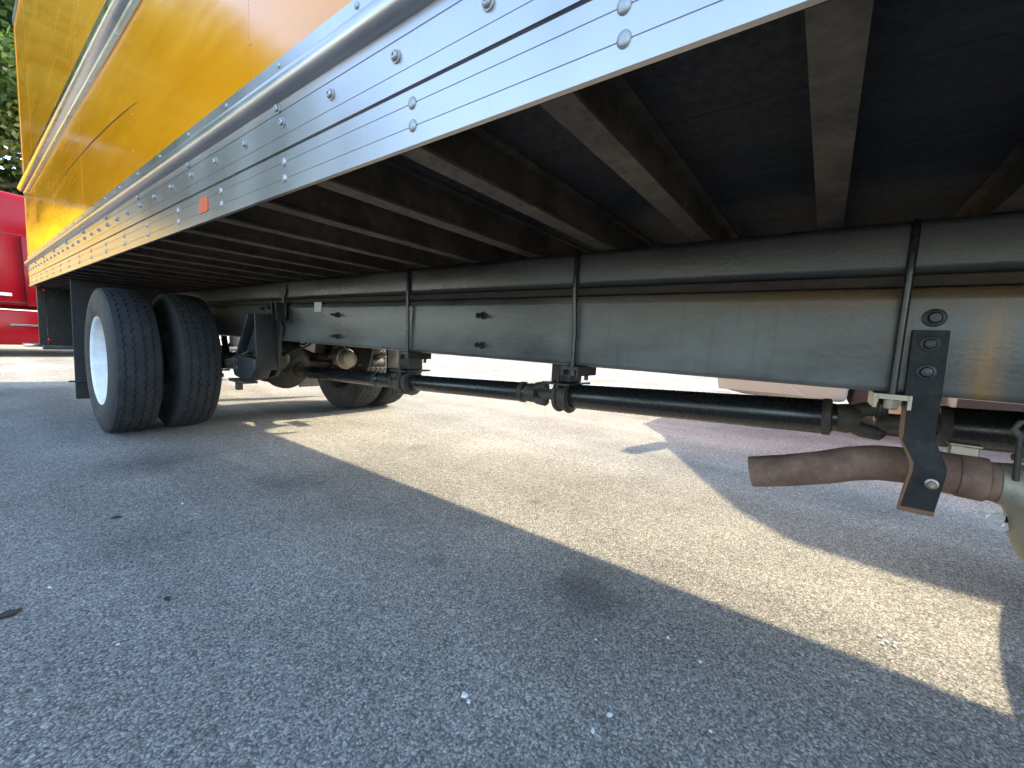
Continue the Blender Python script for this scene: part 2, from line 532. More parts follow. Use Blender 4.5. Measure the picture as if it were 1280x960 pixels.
# --- rub rail half way up
rr = [(.4985, 2.068), (.4985, 2.112), (.494, 2.120)] + arc(.497, 2.165, .045, 262, 98, 9) + [(.494, 2.21), (.4985, 2.215), (.4985, 2.262), (.5032, 2.262), (.5032, 2.068)]
rub = put('rub_rail', MB().prism(rr, 'y', YF, YR).mesh('rub_rail', 'bright_aluminium', 28), T)
y = .1
while y < YR:
    put('rivet', small_rivet_me, rub, (.4987, y, 2.090), scale=(1, 1.2, 1.2))
    put('rivet', small_rivet_me, rub, (.4987, y + .16, 2.238), scale=(1, 1.2, 1.2))
    y += .65
y = .12
upper = [o for o in T.children if o.name.startswith('side_panel')]
while y < YR - .1:
    k = max(i for i in range(len(edges) - 1) if edges[i] <= y)
    put('rivet', yp_rivet, upper[2 * k + 1], (.5033, y, 2.32), scale=(1, 1.2, 1.2))
    y += .64
# scratch in the paint: a thin curved gouge
sc = [(.5028, yy, zz) for yy, zz in ((2.42, 1.725), (2.55, 1.738), (2.9, 1.765), (3.43, 1.79), (4.16, 1.803), (4.6, 1.797), (4.97, 1.783))]
scp = []
for a, c in zip(sc, sc[1:]):
    scp += [tuple(a[j] + (c[j] - a[j]) * t / 4 for j in range(3)) for t in range(4)]
scp.append(sc[-1])
put('scratch', MB().tube(scp, [.0003 + .0019 * math.sin(PI * min(1, (i + 1) / len(scp))) for i in range(len(scp))], 6).mesh('scratch', 'dark_plastic', 60), T)

# --- rest of the body
put('top_rail', MB().box(.492, .55, YF, YR, ZT - .1, ZT).mesh('top_rail', 'rail_aluminium', 35, .015, 3), T)
put('top_rail', MB().box(mir(.55), mir(.492), YF, YR, ZT - .1, ZT).mesh('top_rail', 'rail_aluminium', 35, .015, 3), T)
put('roof', MB().box(.55, mir(.55), YF, YR, ZT - .03, ZT - .01).mesh('roof', 'white_paint', 35), T)
put('side_wall', MB().box(mir(.52), mir(.503), YF + .05, YR - .04, 1.446, ZT - .1).mesh('side_wall', 'yellow_panel', 35), T)
put('front_wall', MB().box(.56, mir(.56), YF - .02, YF + .02, ZB, ZT - .03).mesh('front_wall', 'yellow_panel', 35), T)
for xx in (.495, mir(.56)):
    put('corner_post', MB().box(xx, xx + .065, YF - .03, YF + .045, ZB + .32, ZT - .1).mesh('corner_post', 'rail_aluminium', 35, .02, 3), T)
    put('rear_post', MB().box(xx + .004, xx + .061, YR - .035, YR + .03, ZB, ZT - .1).mesh('rear_post', 'yellow_panel', 35, .006, 2), T)
put('rear_header', MB().box(.56, mir(.56), YR - .03, YR + .03, ZT - .28, ZT - .05).mesh('rear_header', 'yellow_panel', 35, .006, 2), T)
put('rear_sill', MB().box(.565, mir(.565), YR - .05, YR + .032, ZB, ZB + .13).mesh('rear_sill', 'black_steel', 35, .006, 2), T)
for k in range(6):
    z0 = ZB + .135 + k * .385
    put('roller_door_panel', MB().box(.563, mir(.563), YR - .02, YR + .01, z0, z0 + .38).mesh('roller_door_panel', 'white_paint', 35, .006, 2), T)

# --- floor boards and crossmembers
nb = 8
bw = (mir(.535) - .535) / nb
for k in range(nb):
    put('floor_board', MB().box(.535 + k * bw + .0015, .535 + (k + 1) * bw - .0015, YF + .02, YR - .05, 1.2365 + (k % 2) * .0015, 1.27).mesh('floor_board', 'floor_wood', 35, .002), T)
iz = [(-.002, 1.132), (.050, 1.132), (.050, 1.138), (.027, 1.139), (.027, 1.229), (.050, 1.230), (.050, 1.236), (-.002, 1.236), (-.002, 1.230), (.022, 1.229), (.022, 1.139), (-.002, 1.138)]
cm = MB().prism(iz, 'x', .505, mir(.505)).mesh('crossmember', 'crossmember_steel', 35)
for k in range(-2, 23):
    put('crossmember', cm, T, (0, .3048 * k, 0))

# --- long sills of the body, wooden strips and chassis rails
sillp = rr_profile(1.348, 1.44, 1.0095, 1.1315, .019, 6)
stripp = rr_profile(1.376, 1.44, .9825, 1.0090, .003, 1)
r_ = .016
chan = arc(1.363 + r_, .725 + r_, r_, 270, 180, 4) + arc(1.363 + .034, .982 - .034, .034, 180, 90, 8) + [(1.45, .982), (1.45, .972), (1.400, .972), (1.380, .964), (1.373, .945), (1.373, .7335), (1.45, .7335), (1.45, .725)]
FR = []
for flip in (False, True):
    q = (lambda p: [(mir(x), z) for x, z in p]) if flip else (lambda p: p)
    put('sill_beam', MB().prism(q(sillp), 'y', YF + .05, YR - .1).mesh('sill_beam', 'sill_paint', 35), T)
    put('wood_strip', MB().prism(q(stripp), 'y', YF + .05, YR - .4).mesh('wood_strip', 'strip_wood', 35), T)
    FR.append(put('frame_rail', MB().prism(q(chan), 'y', -3.4, YR - .35).mesh('frame_rail', 'frame_paint', 35), T))
fr = FR[0]
for yy in (-2.9, .35, 2.75, 4.08, 5.6):
    put('frame_crossmember', MB().box(1.374, mir(1.374), yy - .03, yy + .03, .78, .94).mesh('frame_crossmember', 'black_steel', 35, .008, 2), T)

# hex bolt with washer and thread, axis x, sticking out towards -x
def hexbolt(r=.013, l=.02, stud=.012):
    b_ = MB().lathe([(r * 1.45, 0), (r * 1.45, -.004), (r * 1.2, -.005)], 'x', (0, 0, 0), 16)
    b_.lathe([(r, -.004), (r, -l), (r * .85, -l - .003)], 'x', (0, 0, 0), 6)
    if stud:
        b_.lathe([(r * .5, -l), (r * .5, -l - stud)], 'x', (0, 0, 0), 10)
    return b_
hex_me = hexbolt().mesh('frame_bolt', 'black_steel', 35)
hex_long = hexbolt(.012, .02, .03).mesh('frame_bolt_long', 'black_steel', 35)
for yy in (1.19, 2.33):
    for z in (.907, .780):
        put('bolt', hex_long, fr, (1.3628, yy, z), rot=(random.random(), 0, 0))
        put('bolt', hex_me, fr, (1.3628, yy + .03, z), scale=(.6, .7, .7))
put('tag', MB().box(1.3590, 1.3625, 2.515, 2.60, .925, .985).mesh('tag', 'tag_white', 35, .001), fr)
bh = MB().lathe([(.021, 0), (.021, -.004), (.018, -.006)], 'x', (0, 0, 0), 20).lathe([(.013, -.005), (.013, -.012), (.010, -.016), (0, -.0165)], 'x', (0, 0, 0), 16).mesh('round_bolt', 'black_steel', 40)
put('bolt', bh, fr, (1.3628, -.192, .907))

# --- U-bolts clamping body to chassis, with clamp plates below
for k, yy in enumerate((1.668, .742, -.137)):
    lean = (.0, -.008, .0)[k]
    ub = MB()
    pts = [(1.425, yy, 1.128), (1.38, yy, 1.130), (1.350, yy, 1.126), (1.341, yy, 1.10), (1.3405, yy, 1.0), (1.3465, yy + lean, .85), (1.347, yy + lean, .695)]
    ub.tube(pts, .0085, 12)
    u = put('u_bolt', ub.mesh('u_bolt', 'gloss_black', 60), T)
    pl = MB().box(1.325, 1.475, yy - .028 + lean, yy + .028 + lean, .7115, .7235)
    pl.box(1.325, 1.475, yy - .034 + lean, yy - .027 + lean, .690, .7235).box(1.325, 1.475, yy + .027 + lean, yy + .034 + lean, .690, .7235)
    put('clamp_plate', pl.mesh('clamp_plate', 'black_steel' if k < 2 else 'zinc', 35), u)
    put('nut', MB().lathe([(.0155, .711), (.0155, .690), (.013, .687)], 'z', (1.347, yy + lean, 0), 6).mesh('nut', 'zinc' if k == 2 else 'black_steel', 35), u)
    put('nut', MB().lathe([(.0155, .711), (.0155, .690), (.013, .687)], 'z', (1.462, yy + lean, 0), 6).mesh('nut', 'black_steel', 35), u)
    put('stud', MB().tube([(1.462, yy + lean, .74), (1.462, yy + lean, .668)], .008, 10).mesh('stud', 'black_steel', 60), u)

# --- body guide bracket on the rail (dark plates with a slot)
gb = MB().prism([(3.03, 1.10), (2.93, 1.10), (2.93, 1.045), (2.955, 1.02), (2.955, .99), (2.93, .985), (2.93, .90), (2.95, .865), (3.04, .865), (3.06, .92), (3.06, .985), (2.99, .99), (2.99, 1.02), (3.03, 1.05)], 'x', 1.335, 1.347)
gbo = put('guide_bracket', gb.mesh('guide_bracket', 'black_steel', 35, .002), T)
put('guide_rib', MB().prism([(2.985, .985), (2.97, .985), (2.955, .87), (2.965, .87)], 'x', 1.29, 1.335).mesh('guide_rib', 'black_steel', 35), gbo)
put('guide_rib', MB().prism([(3.05, .985), (3.035, .985), (3.02, .87), (3.03, .87)], 'x', 1.29, 1.335).mesh('guide_rib', 'black_steel', 35), gbo)

# --- driveshaft: four lengths, joints and two hanger bearings
def lerp(a, c, t):
    return tuple(a[i] + (c[i] - a[i]) * t for i in range(3))
SH = [(XC, 3.60, .452), (XC, 2.30, .495), (XC, 1.12, .547), (XC, -.165, .607), (XC, -2.2, .70)]
def yoke(c, d):
    """universal joint at c: two forks and a cross"""
    mb = MB()
    c = Vector(c); d = Vector(d).normalized()
    side = Vector((1, 0, 0)); up = d.cross(side).normalized()
    for sgn, ax in ((-1, up), (1, side)):
        for k in (-1, 1):
            base = c + d * sgn * .062
            pts = [base + ax * k * .026, base + ax * k * .036 - d * sgn * .02, c + ax * k * .040, c + ax * k * .040 - d * sgn * .012]
            mb.tube(pts, [.026, .024, .024, .012], 10)
        mb.tube([c + d * sgn * .052, c + d * sgn * .085, c + d * sgn * .112], [.040, .05, .047], 16)
    mb.tube([c - up * .046, c + up * .046], .017, 12)
    mb.tube([c - side * .046, c + side * .046], .017, 12)
    return mb
for i in range(4):
    a, c = Vector(SH[i]), Vector(SH[i + 1])
    d = (c - a).normalized()
    RS = .052 if i < 2 else .060
    s0, s1 = a + d * .10, c - d * (.20 if i == 0 else .10)
    mb = MB().tube([s0, s0 + d * .03, s0 + d * .05, s1 - d * .05, s1 - d * .03, s1], [.046, .049, RS, RS, .049, .044], 28)
    sh = put('driveshaft', mb.mesh('driveshaft', 'shaft_black', 40), T)
    put('universal_joint', yoke(a, d).mesh('universal_joint', 'grimy_iron', 40), sh)
    put('weld_collar', MB().tube([s1 - d * .055, s1 - d * .05, s1 - d * .03, s1 - d * .025], [RS + .0005, RS + .003, RS + .003, .048], 28).mesh('weld_collar', 'grimy_iron', 40), sh)
    put('weld_collar', MB().tube([s0 + d * .025, s0 + d * .03, s0 + d * .05, s0 + d * .055], [.048, RS + .003, RS + .003, RS + .0005], 28).mesh('weld_collar', 'grimy_iron', 40), sh)
    if i == 0:
        put('slip_boot', MB().tube([c - d * .19, c - d * .185, c - d * .07, c - d * .065], [.043, .05, .05, .043], 24).mesh('slip_boot', 'black_steel', 40), sh)
for i in (1, 2):
    c = Vector(SH[i]); yy = c.y - .115; zc = c.z + .005
    br = put('bearing_bracket', MB().box(XC - .06, XC + .06, yy - .05, yy + .055, .588 if i == 1 else .622, .80).mesh('bearing_bracket', 'black_steel', 35, .004, 1), T)
    zz = .588 if i == 1 else .622
    put('bracket_plate', MB().box(XC - .11, XC + .11, yy - .075, yy + .075, zz - .012, zz - .001).mesh('bracket_plate', 'black_steel', 35, .002), br)
    be = MB()
    for e in (-.028, .028):
        be.lathe([(.055, e - .008), (.082, e - .008), (.085, e), (.082, e + .008), (.055, e + .008)], 'y', (XC, yy, zc), 28, True)
    be.lathe([(.05, -.022), (.07, -.022), (.07, .022), (.05, .022)], 'y', (XC, yy, zc), 28, True)
    put('hanger_bearing', be.mesh('hanger_bearing', 'grimy_iron', 40), br)
    for sx in (-.085, .085):
        put('bolt', MB().tube([(XC + sx, yy, zz + .03), (XC + sx, yy, zz - .03)], .009, 8).mesh('bracket_bolt', 'black_steel', 40), br)
    put('hanger_crossmember', MB().box(1.374, mir(1.374), yy - .04, yy + .04, .802, .95).mesh('hanger_crossmember', 'black_steel', 35, .008, 2), T)

# --- rear axle
AY, AZ = 4.10, .515
ax = put('rear_axle', MB().lathe([(.05, 1.0), (.062, 1.06), (.068, 1.3), (.075, 1.45), (.12, 1.56), (.19, 1.66), (.215, 1.76), (.215, 1.83), (.19, 1.93), (.12, 2.03), (.075, 2.14), (.068, 2.29), (.062, 2.53), (.05, 2.59)], 'x', (0, AY, AZ), 36).mesh('rear_axle', 'grimy_iron', 40), T)
put('differential', MB().lathe([(.10, AY - .44), (.075, AY - .43), (.085, AY - .38), (.12, AY - .33), (.15, AY - .28), (.185, AY - .22), (.205, AY - .19), (.205, AY - .15), (.16, AY - .1)], 'y', (XC, 0, .475), 32).mesh('differential', 'grimy_iron', 40), ax)
put('pinion_flange', MB().lathe([(.03, AY - .50), (.07, AY - .50), (.075, AY - .48), (.07, AY - .46), (.055, AY - .455), (.055, AY - .43)], 'y', (XC, 0, .458), 24).mesh('pinion_flange', 'grimy_iron', 40), ax)
for k in range(12):
    an = 2 * PI * k / 12
    put('bolt', MB().lathe([(.011, AY - .205), (.011, AY - .188)], 'y', (XC + .195 * math.cos(an), 0, .475 + .195 * math.sin(an)), 6).mesh('axle_bolt', 'grimy_iron', 35), ax)
for flip in (1, -1):
    def fx(x):
        return x if flip == 1 else mir(x)
    # brake chamber on the front of the axle
    cx, cz, cy = fx(1.50), .575, 3.36
    bc = put('brake_chamber', MB().lathe([(.02, cy - .015), (.05, cy - .01), (.068, cy + .005), (.075, cy + .05), (.088, cy + .075), (.088, cy + .085), (.075, cy + .095), (.078, cy + .16), (.06, cy + .185), (.02, cy + .19), (.02, cy + .34)], 'y', (cx, 0, cz), 24).mesh('brake_chamber', 'cast_alloy' if flip == -1 else 'black_steel', 40), T)
    put('clamp_band', MB().lathe([(.086, cy + .068), (.094, cy + .072), (.094, cy + .088), (.086, cy + .092)], 'y', (cx, 0, cz), 24, True).mesh('clamp_band', 'zinc' if flip == -1 else 'black_steel', 40), bc)
    put('pushrod_bracket', MB().box(cx - .05, cx + .05, cy + .19, AY - .05, cz - .06, cz - .04).mesh('pushrod_bracket', 'black_steel', 35, .004), bc)
    # leaf spring pack
    ls = None
    for k, (y0, y1) in enumerate(((3.20, 5.05), (3.26, 4.95), (3.42, 4.75), (3.58, 4.58), (3.75, 4.42))):
        vs, fs = [], []
        n = 14
        for i in range(n + 1):
            t = i / n
            yy = y0 + (y1 - y0) * t
            z = .60 - .145 * (1 - ((yy - 4.1) / .95) ** 2) + .05 - k * .0165
            for dx in (-.038, .038):
                for dz in (0, .014):
                    vs.append((fx(1.245) + dx, yy, z + dz))
        for i in range(n):
            a = i * 4; c_ = a + 4
            fs += [(a, a + 1, c_ + 1, c_), (a + 2, c_ + 2, c_ + 3, a + 3), (a + 1, a + 3, c_ + 3, c_ + 1), (a, c_, c_ + 2, a + 2)]
        fs += [(0, 2, 3, 1), (n * 4, n * 4 + 1, n * 4 + 3, n * 4 + 2)]
        me = MB().add(vs, fs).mesh('spring_leaf', 'grimy_iron', 35)
        if k == 0:
            ls = put('leaf_spring', me, T)
        else:
            put('spring_leaf', me, ls)
    for yy in (AY - .09, AY + .09):
        put('spring_u_bolt', MB().tube([(fx(1.20), yy, .36), (fx(1.20), yy, .60), (fx(1.205), yy, .625), (fx(1.245), yy, .635), (fx(1.285), yy, .625), (fx(1.29), yy, .60), (fx(1.29), yy, .36)], .011, 10).mesh('spring_u_bolt', 'grimy_iron', 60), ls)
    put('spring_plate', MB().box(fx(1.245) - .07, fx(1.245) + .07, AY - .13, AY + .13, .385, .42).mesh('spring_plate', 'grimy_iron', 35, .006), ls)
    # front spring hanger: ribbed casting
    plate = [(3.200, .925), (3.070, .925), (3.045, .905), (2.990, .83), (2.995, .79), (3.035, .72), (3.045, .52), (3.090, .475), (3.190, .455), (3.290, .455), (3.450, .50), (3.460, .59), (3.380, .70), (3.290, .84), (3.230, .90)]
    if flip == -1: plate = [(3.27, .925), (3.17, .925), (3.15, .84), (3.25, .66), (3.30, .50), (3.42, .50), (3.46, .59), (3.36, .72)]
    hg = put('spring_hanger', MB().prism(plate, 'x', fx(1.335), fx(1.36)).mesh('spring_hanger', 'black_steel', 35, .003), T)
    put('hanger_rib', MB().prism([(3.200, .90), (3.180, .90), (3.420, .53), (3.460, .53)], 'x', fx(1.20), fx(1.336)).mesh('hanger_rib', 'black_steel', 35, .004, 2), hg)
    put('hanger_rib', MB().prism([(3.090, .90), (3.070, .90), (3.045, .52), (3.070, .52)], 'x', fx(1.20), fx(1.336)).mesh('hanger_rib', 'black_steel', 35, .004, 2), hg)
    if flip == 1: put('hanger_face', MB().prism([(3.160, .86), (3.110, .86), (3.075, .56), (3.400, .56)], 'x', fx(1.245), fx(1.275)).mesh('hanger_face', 'black_steel', 35, .004, 2), hg)
    box = [(3.050, .60), (3.310, .61), (3.340, .585), (3.340, .52), (3.430, .51), (3.390, .455), (3.210, .435), (3.110, .455), (3.050, .52)]
    if flip == 1: put('hanger_box', MB().prism(box, 'x', fx(1.185), fx(1.30)).mesh('hanger_box', 'black_steel', 35, .012, 3), hg)
    put('spring_eye', MB().lathe([(.022, -.06), (.045, -.06), (.045, .06), (.022, .06)], 'x', (fx(1.245), 3.36, .545), 20, True).mesh('spring_eye', 'grimy_iron', 40), hg)
    put('hanger_clip', MB().box(fx(1.245) - .05, fx(1.245) + .05, 3.27, 3.53, .405, .425).box(fx(1.245) - .02, fx(1.245) + .02, 3.45, 3.49, .34, .406).mesh('hanger_clip', 'grimy_iron', 35, .004), hg)
    for (yy, z) in ((3.110, .905), (3.220, .955), (3.110, .955), (3.140, .86), (3.180, .80), (3.290, .90), (3.330, .95), (3.310, .82)):
        put('bolt', hex_me, hg, (fx(1.335 if yy < 3.21 and z < .92 else 1.3625), yy, z), scale=(flip, .9, .9))
    put('rear_spring_hanger', MB().prism([(5.15, .95), (4.95, .95), (4.98, .62), (5.08, .55), (5.16, .62)], 'x', fx(1.21), fx(1.36)).mesh('rear_spring_hanger', 'black_steel', 35, .008, 2), T)

for k, pts in enumerate((
        [(1.46, 2.70, .80), (1.50, 2.95, .70), (1.52, 3.2, .66), (1.50, 3.36, .60)],
        [(1.60, 2.75, .86), (1.72, 3.1, .76), (1.95, 3.3, .72), (2.08, 3.40, .64)],
        [(1.55, 2.75, .88), (1.60, 3.2, .70), (1.75, 3.7, .74), (1.9, 4.0, .72), (2.0, 4.1, .6)],
        [(1.42, 3.0, .76), (1.48, 3.4, .72), (1.52, 3.8, .66), (1.55, 4.0, .62)])):
    fine_ = []
    for i in range(len(pts) - 1):
        p0, p1, p2, p3 = (Vector(pts[max(i - 1, 0)]), Vector(pts[i]), Vector(pts[i + 1]), Vector(pts[min(i + 2, len(pts) - 1)]))
        for t in (0, .25, .5, .75):
            fine_.append(.5 * ((2 * p1) + (p2 - p0) * t + (2 * p0 - 5 * p1 + 4 * p2 - p3) * t * t + (3 * p1 - p0 - 3 * p2 + p3) * t ** 3))
    fine_.append(Vector(pts[-1]))
    put('brake_hose', MB().tube(fine_, .008, 8).mesh('brake_hose', 'flap_rubber', 60), T)
for xs in (1.47, mir(1.47)):
    put('shock_absorber', MB().tube([(xs, 4.35, .45), (xs, 4.40, .62), (xs, 4.401, .63), (xs, 4.48, .88)], [.032, .032, .024, .024], 16).mesh('shock_absorber', 'black_steel', 40), T)

# --- wheels
def tyre_mesh(block, seg=240):
    W, R = .28, .521
    prof = []                        # (position across, radius, groove depth, zig-zag share)
    half = W / 2
    side = [(-.104, .296), (-.116, .300), (-.126, .316), (-.134, .346), (-.138, .388), (-.1365, .430), (-.129, .472), (-.120, .497)]
    for a, r in side:
        prof.append((a, r, 0, 0, 'side'))
    tw = .110
    grooves = [-.074, -.026, .026, .074]
    tread = [(-tw, 0)]
    gw = .0055 if not block else .006
    for gx in grooves:
        tread += [(gx - gw, 1), (gx - gw * .6, 2), (gx + gw * .6, 2), (gx + gw, 1)]
    tread += [(tw, 0)]
    def crown(a):
        return R - .9 * a * a
    for a, k in tread:
        prof.append((a, crown(a) - ((.013 if block else .007) if k == 2 else 0), k == 2, 1 if k else 0, 'tread'))
    for a, r in reversed(side):
        prof.append((-a, r, 0, 0, 'side'))
    n = len(prof)
    vs, fs, mi = [], [], []
    per = 4
    for t in range(seg):
        an = 2 * PI * t / seg
        ph = (t % per)
        zig = (-.006, 0, .006, 0)[ph] if not block else (-.008, .008, .008, -.008)[ph]
        for a, r, gr, z, kind in prof:
            aa = a + zig * z
            rr_ = r
            if kind == 'tread' and not gr:
                if block and t % 8 in (0,):
                    rr_ -= .011
                elif not block and abs(a) > .09 and ph == 0:
                    rr_ -= .0035
            vs.append((aa, rr_ * math.cos(an), rr_ * math.sin(an)))
    for t in range(seg):
        t2 = (t + 1) % seg
        for i in range(n - 1):
            fs.append((t * n + i, t * n + i + 1, t2 * n + i + 1, t2 * n + i))
            mi.append(1 if prof[i][4] == 'side' and prof[i + 1][4] == 'side' else 0)
        fs.append((t * n + n - 1, t * n, t2 * n, t2 * n + n - 1)); mi.append(1)
    me = bpy.data.meshes.new('tyre')
    me.from_pydata(vs, [], fs)
    me.materials.append(M['rubber']); me.materials.append(M['sidewall_rubber'])
    me.polygons.foreach_set('material_index', mi)
    for p in me.polygons: p.use_smooth = True
    me.validate(); me.update()
    bm = bmesh.new(); bm.from_mesh(me); bmesh.ops.recalc_face_normals(bm, faces=bm.faces); bm.to_mesh(me); bm.free()
    me.set_sharp_from_angle(angle=math.radians(32))
    return me
tyre_rib, tyre_block = tyre_mesh(False), tyre_mesh(True)

# steel disc wheel: barrel with flanges; disc towards +x of the wheel, with hand holes
def wheel_mesh(mat):
    mb = MB()
    barrel = [(.312, -.125), (.316, -.121), (.314, -.114), (.300, -.106), (.290, -.080), (.270, -.045), (.266, .05), (.290, .080), (.300, .106), (.314, .114), (.316, .121), (.312, .125), (.300, .120), (.292, .105), (.280, .078), (.258, .055), (.258, -.040), (.282, -.070), (.292, -.105), (.300, -.120)]
    mb.lathe(barrel, 'x', (0, 0, 0), 56, True)
    # disc as a ring of sectors with holes left open
    n = 60
    rings = [(.262, .045), (.236, .072), (.19, .098), (.14, .108), (.085, .108)]
    o = []
    vs, fs = [], []
    for r, a in rings:
        for k in range(n):
            an = 2 * PI * k / n
            vs.append((a, r * math.cos(an), r * math.sin(an)))
    for i in range(len(rings) - 1):
        for k in range(n):
            if i == 1 and k % 12 in (0, 1, 2, 3):
                continue
            fs.append((i * n + k, i * n + (k + 1) % n, (i + 1) * n + (k + 1) % n, (i + 1) * n + k))
    m2 = len(vs)
    vs += [(v[0] - .010, v[1], v[2]) for v in vs]
    fs += [tuple(m2 + j for j in reversed(f)) for f in fs]
    mb.add(vs, fs)
    return mb.mesh('wheel', mat, 40)
wheel_me = wheel_mesh('white_wheel')
hub_me = MB().lathe([(.085, -.02), (.085, .05), (.082, .07), (.07, .08), (.068, .12), (.055, .13), (0, .131)], 'x', (0, 0, 0), 28).mesh('hub', 'grimy_iron', 40)
nut_mb = MB()
nut_me = MB().lathe([(.017, .005), (.017, .032), (.013, .036)], 'x', (0, 0, 0), 6).mesh('lug_nut', 'zinc', 35)
drum_me = MB().lathe([(.10, -.10), (.205, -.10), (.21, -.09), (.21, .06), (.20, .07), (.10, .075)], 'x', (0, 0, 0), 32).mesh('brake_drum', 'grimy_iron', 40)
wheel_dark = wheel_mesh('grimy_iron')
def wheel(x, y, face, tyre, nuts=False, spin=0.0, me=None):
    """face +1: the disc is on the +x side"""
    w = put('wheel', me or wheel_me, T, (x, y, .516), (spin, 0, 0), (face, 1, 1))
    def sub(name, me, rot=(0, 0, 0), loc=(0, 0, 0)):
        o = bpy.data.objects.new(name, me); C.objects.link(o); o.parent = w; o.rotation_euler = rot; o.location = loc
        return o
    sub('tyre', tyre)
    if nuts:
        sub('hub', hub_me, loc=(.09, 0, 0))
        for k in range(10):
            an = 2 * PI * (k + .5) / 10
            sub('lug_nut', nut_me, loc=(.104, .143 * math.cos(an), .143 * math.sin(an)))
    elif nuts is False:
        sub('brake_drum', drum_me)
    return w
wheel(.714, AY, 1, tyre_rib, None, .3)
wheel(1.062, AY, -1, tyre_rib, False, .7, wheel_dark)
wheel(mir(.714), AY, -1, tyre_block, None, .2)
wheel(mir(1.062), AY, 1, tyre_block, False, .9, wheel_dark)
FY = -2.55
wheel(.76, FY, -1, tyre_rib, True)
wheel(mir(.76), FY, 1, tyre_rib, True)
# hub with nuts seen inside the dished outer wheels
for sx, fl in ((.714, -1), (mir(.714), 1)):
    hb = put('hub', hub_me, T, (sx - fl * .115, AY, .516), scale=(fl, 1, 1))
    for k in range(10):
        an = 2 * PI * (k + .5) / 10
        o = bpy.data.objects.new('lug_nut', nut_me); C.objects.link(o); o.parent = hb
        o.location = (.0, .143 * math.cos(an), .143 * math.sin(an))

# --- mud flaps and rear guard
for a, c in ((.565, 1.19), (mir(1.19), mir(.565))):
    mf = put('mud_flap', MB().box(a, c, 4.93, 4.945, .14, 1.125).mesh('mud_flap', 'flap_rubber', 35, .003), T)
    put('flap_bracket', MB().box(a - .035, c + .01, 4.915, 4.96, .283, .293).mesh('flap_bracket', 'black_steel', 35), mf)
for fl in (0, 1):
    q = (lambda x: mir(x)) if fl else (lambda x: x)
    sp = put('guard_panel', MB().box(*sorted((q(.535), q(.60))), 6.90, 6.93, .50, 1.13).mesh('guard_panel', 'gloss_black', 35, .003), T)
    put('marker_lamp', MB().lathe([(.014, 6.90), (.012, 6.885), (0, 6.88)], 'y', (q(.592), 0, 1.10), 12).mesh('marker_lamp', 'red_lens', 40), sp)
    put('marker_lamp', MB().lathe([(.014, 6.90), (.012, 6.885), (0, 6.88)], 'y', (q(.606), 0, .56), 12).mesh('marker_lamp', 'red_lens', 40), sp)
    put('guard_panel', MB().box(*sorted((q(.598), q(.86))), 6.915, 6.95, .50, 1.13).mesh('guard_panel', 'gloss_black', 35, .003), T)
bp = put('rear_bumper', MB().box(.56, mir(.56), 6.89, 7.0, .45, .50).mesh('rear_bumper', 'black_steel', 35, .006, 2), T)
for a, c in ((.435, .57), (mir(.57), mir(.435))):
    put('step_tread', MB().box(a, c, 7.02, 7.32, .47, .505).mesh('step_tread', 'bright_aluminium', 35, .006, 2), bp)
put('step_tread', MB().box(.571, mir(.571), 7.02, 7.32, .471, .504).mesh('step_tread', 'bright_aluminium', 35, .006, 2), bp)
for xx in (.8, XC - .4, XC + .4, mir(.8)):
    put('bumper_post', MB().box(xx - .04, xx + .04, 6.93, 7.0, .50, 1.13).mesh('bumper_post', 'black_steel', 35, .006), T)

# --- exhaust tail pipe, hanger strap, band clamp and cast housing
PXX = 1.47
pp = [(PXX, .148, .438), (PXX, .06, .462), (PXX, -.03, .492), (PXX, -.085, .515), (PXX, -.14, .530), (PXX, -.20, .535), (PXX, -.28, .532), (PXX, -.37, .528)]
pipe = MB().tube(pp, .0465, 28, cap=False)
pin = MB().tube([tuple(p) for p in pp], .0435, 28, cap=False)
pipe.add(pin.v, pin.f)
nv = len(pp) * 28
pipe.f += [(k, (k + 1) % 28, nv + (k + 1) % 28, nv + k) for k in range(28)]
pe = put('exhaust_pipe', pipe.mesh('exhaust_pipe', 'rust_brown', 50), T)
put('pipe_collar', MB().tube([(PXX, -.225, .5345), (PXX, -.232, .5345), (PXX, -.30, .531), (PXX, -.305, .531)], [.047, .0505, .0505, .048], 28).mesh('pipe_collar', 'rust_brown', 40), pe)
put('band_clamp', MB().tube([(PXX, -.285, .532), (PXX, -.288, .532), (PXX, -.335, .530), (PXX, -.338, .530)], [.049, .053, .053, .049], 28).mesh('band_clamp', 'rust_brown', 40), pe)
put('clamp_bolt', MB().box(PXX - .012, PXX + .012, -.318, -.268, .583, .606).box(PXX - .02, PXX + .02, -.322, -.264, .605, .612).mesh('clamp_bolt', 'zinc', 35, .002), pe)
# strap: a wide flat bar, cranked outwards below the chassis
path = [(1.351, -.1885, .878), (1.351, -.1905, .715), (1.352, -.191, .70), (1.366, -.1935, .63), (1.366, -.197, .615), (1.352, -.217, .565), (1.352, -.218, .545), (1.356, -.2085, .449)]
vs, fs = [], []
for i, (x, y, z) in enumerate(path):
    for dx in (0, .011):
        for dy in (-.0315, .0315):
            vs.append((x + dx, y + dy, z))
for i in range(len(path) - 1):
    a, c = i * 4, i * 4 + 4
    fs += [(a, a + 1, c + 1, c), (a + 2, c + 2, c + 3, a + 3), (a, c, c + 2, a + 2), (a + 1, a + 3, c + 3, c + 1)]
fs += [(0, 2, 3, 1), (4 * (len(path) - 1) + 0, 4 * (len(path) - 1) + 1, 4 * (len(path) - 1) + 3, 4 * (len(path) - 1) + 2)]
st = put('exhaust_strap', MB().add(vs, fs).mesh('exhaust_strap', 'strap_black', 40, .0015), T)
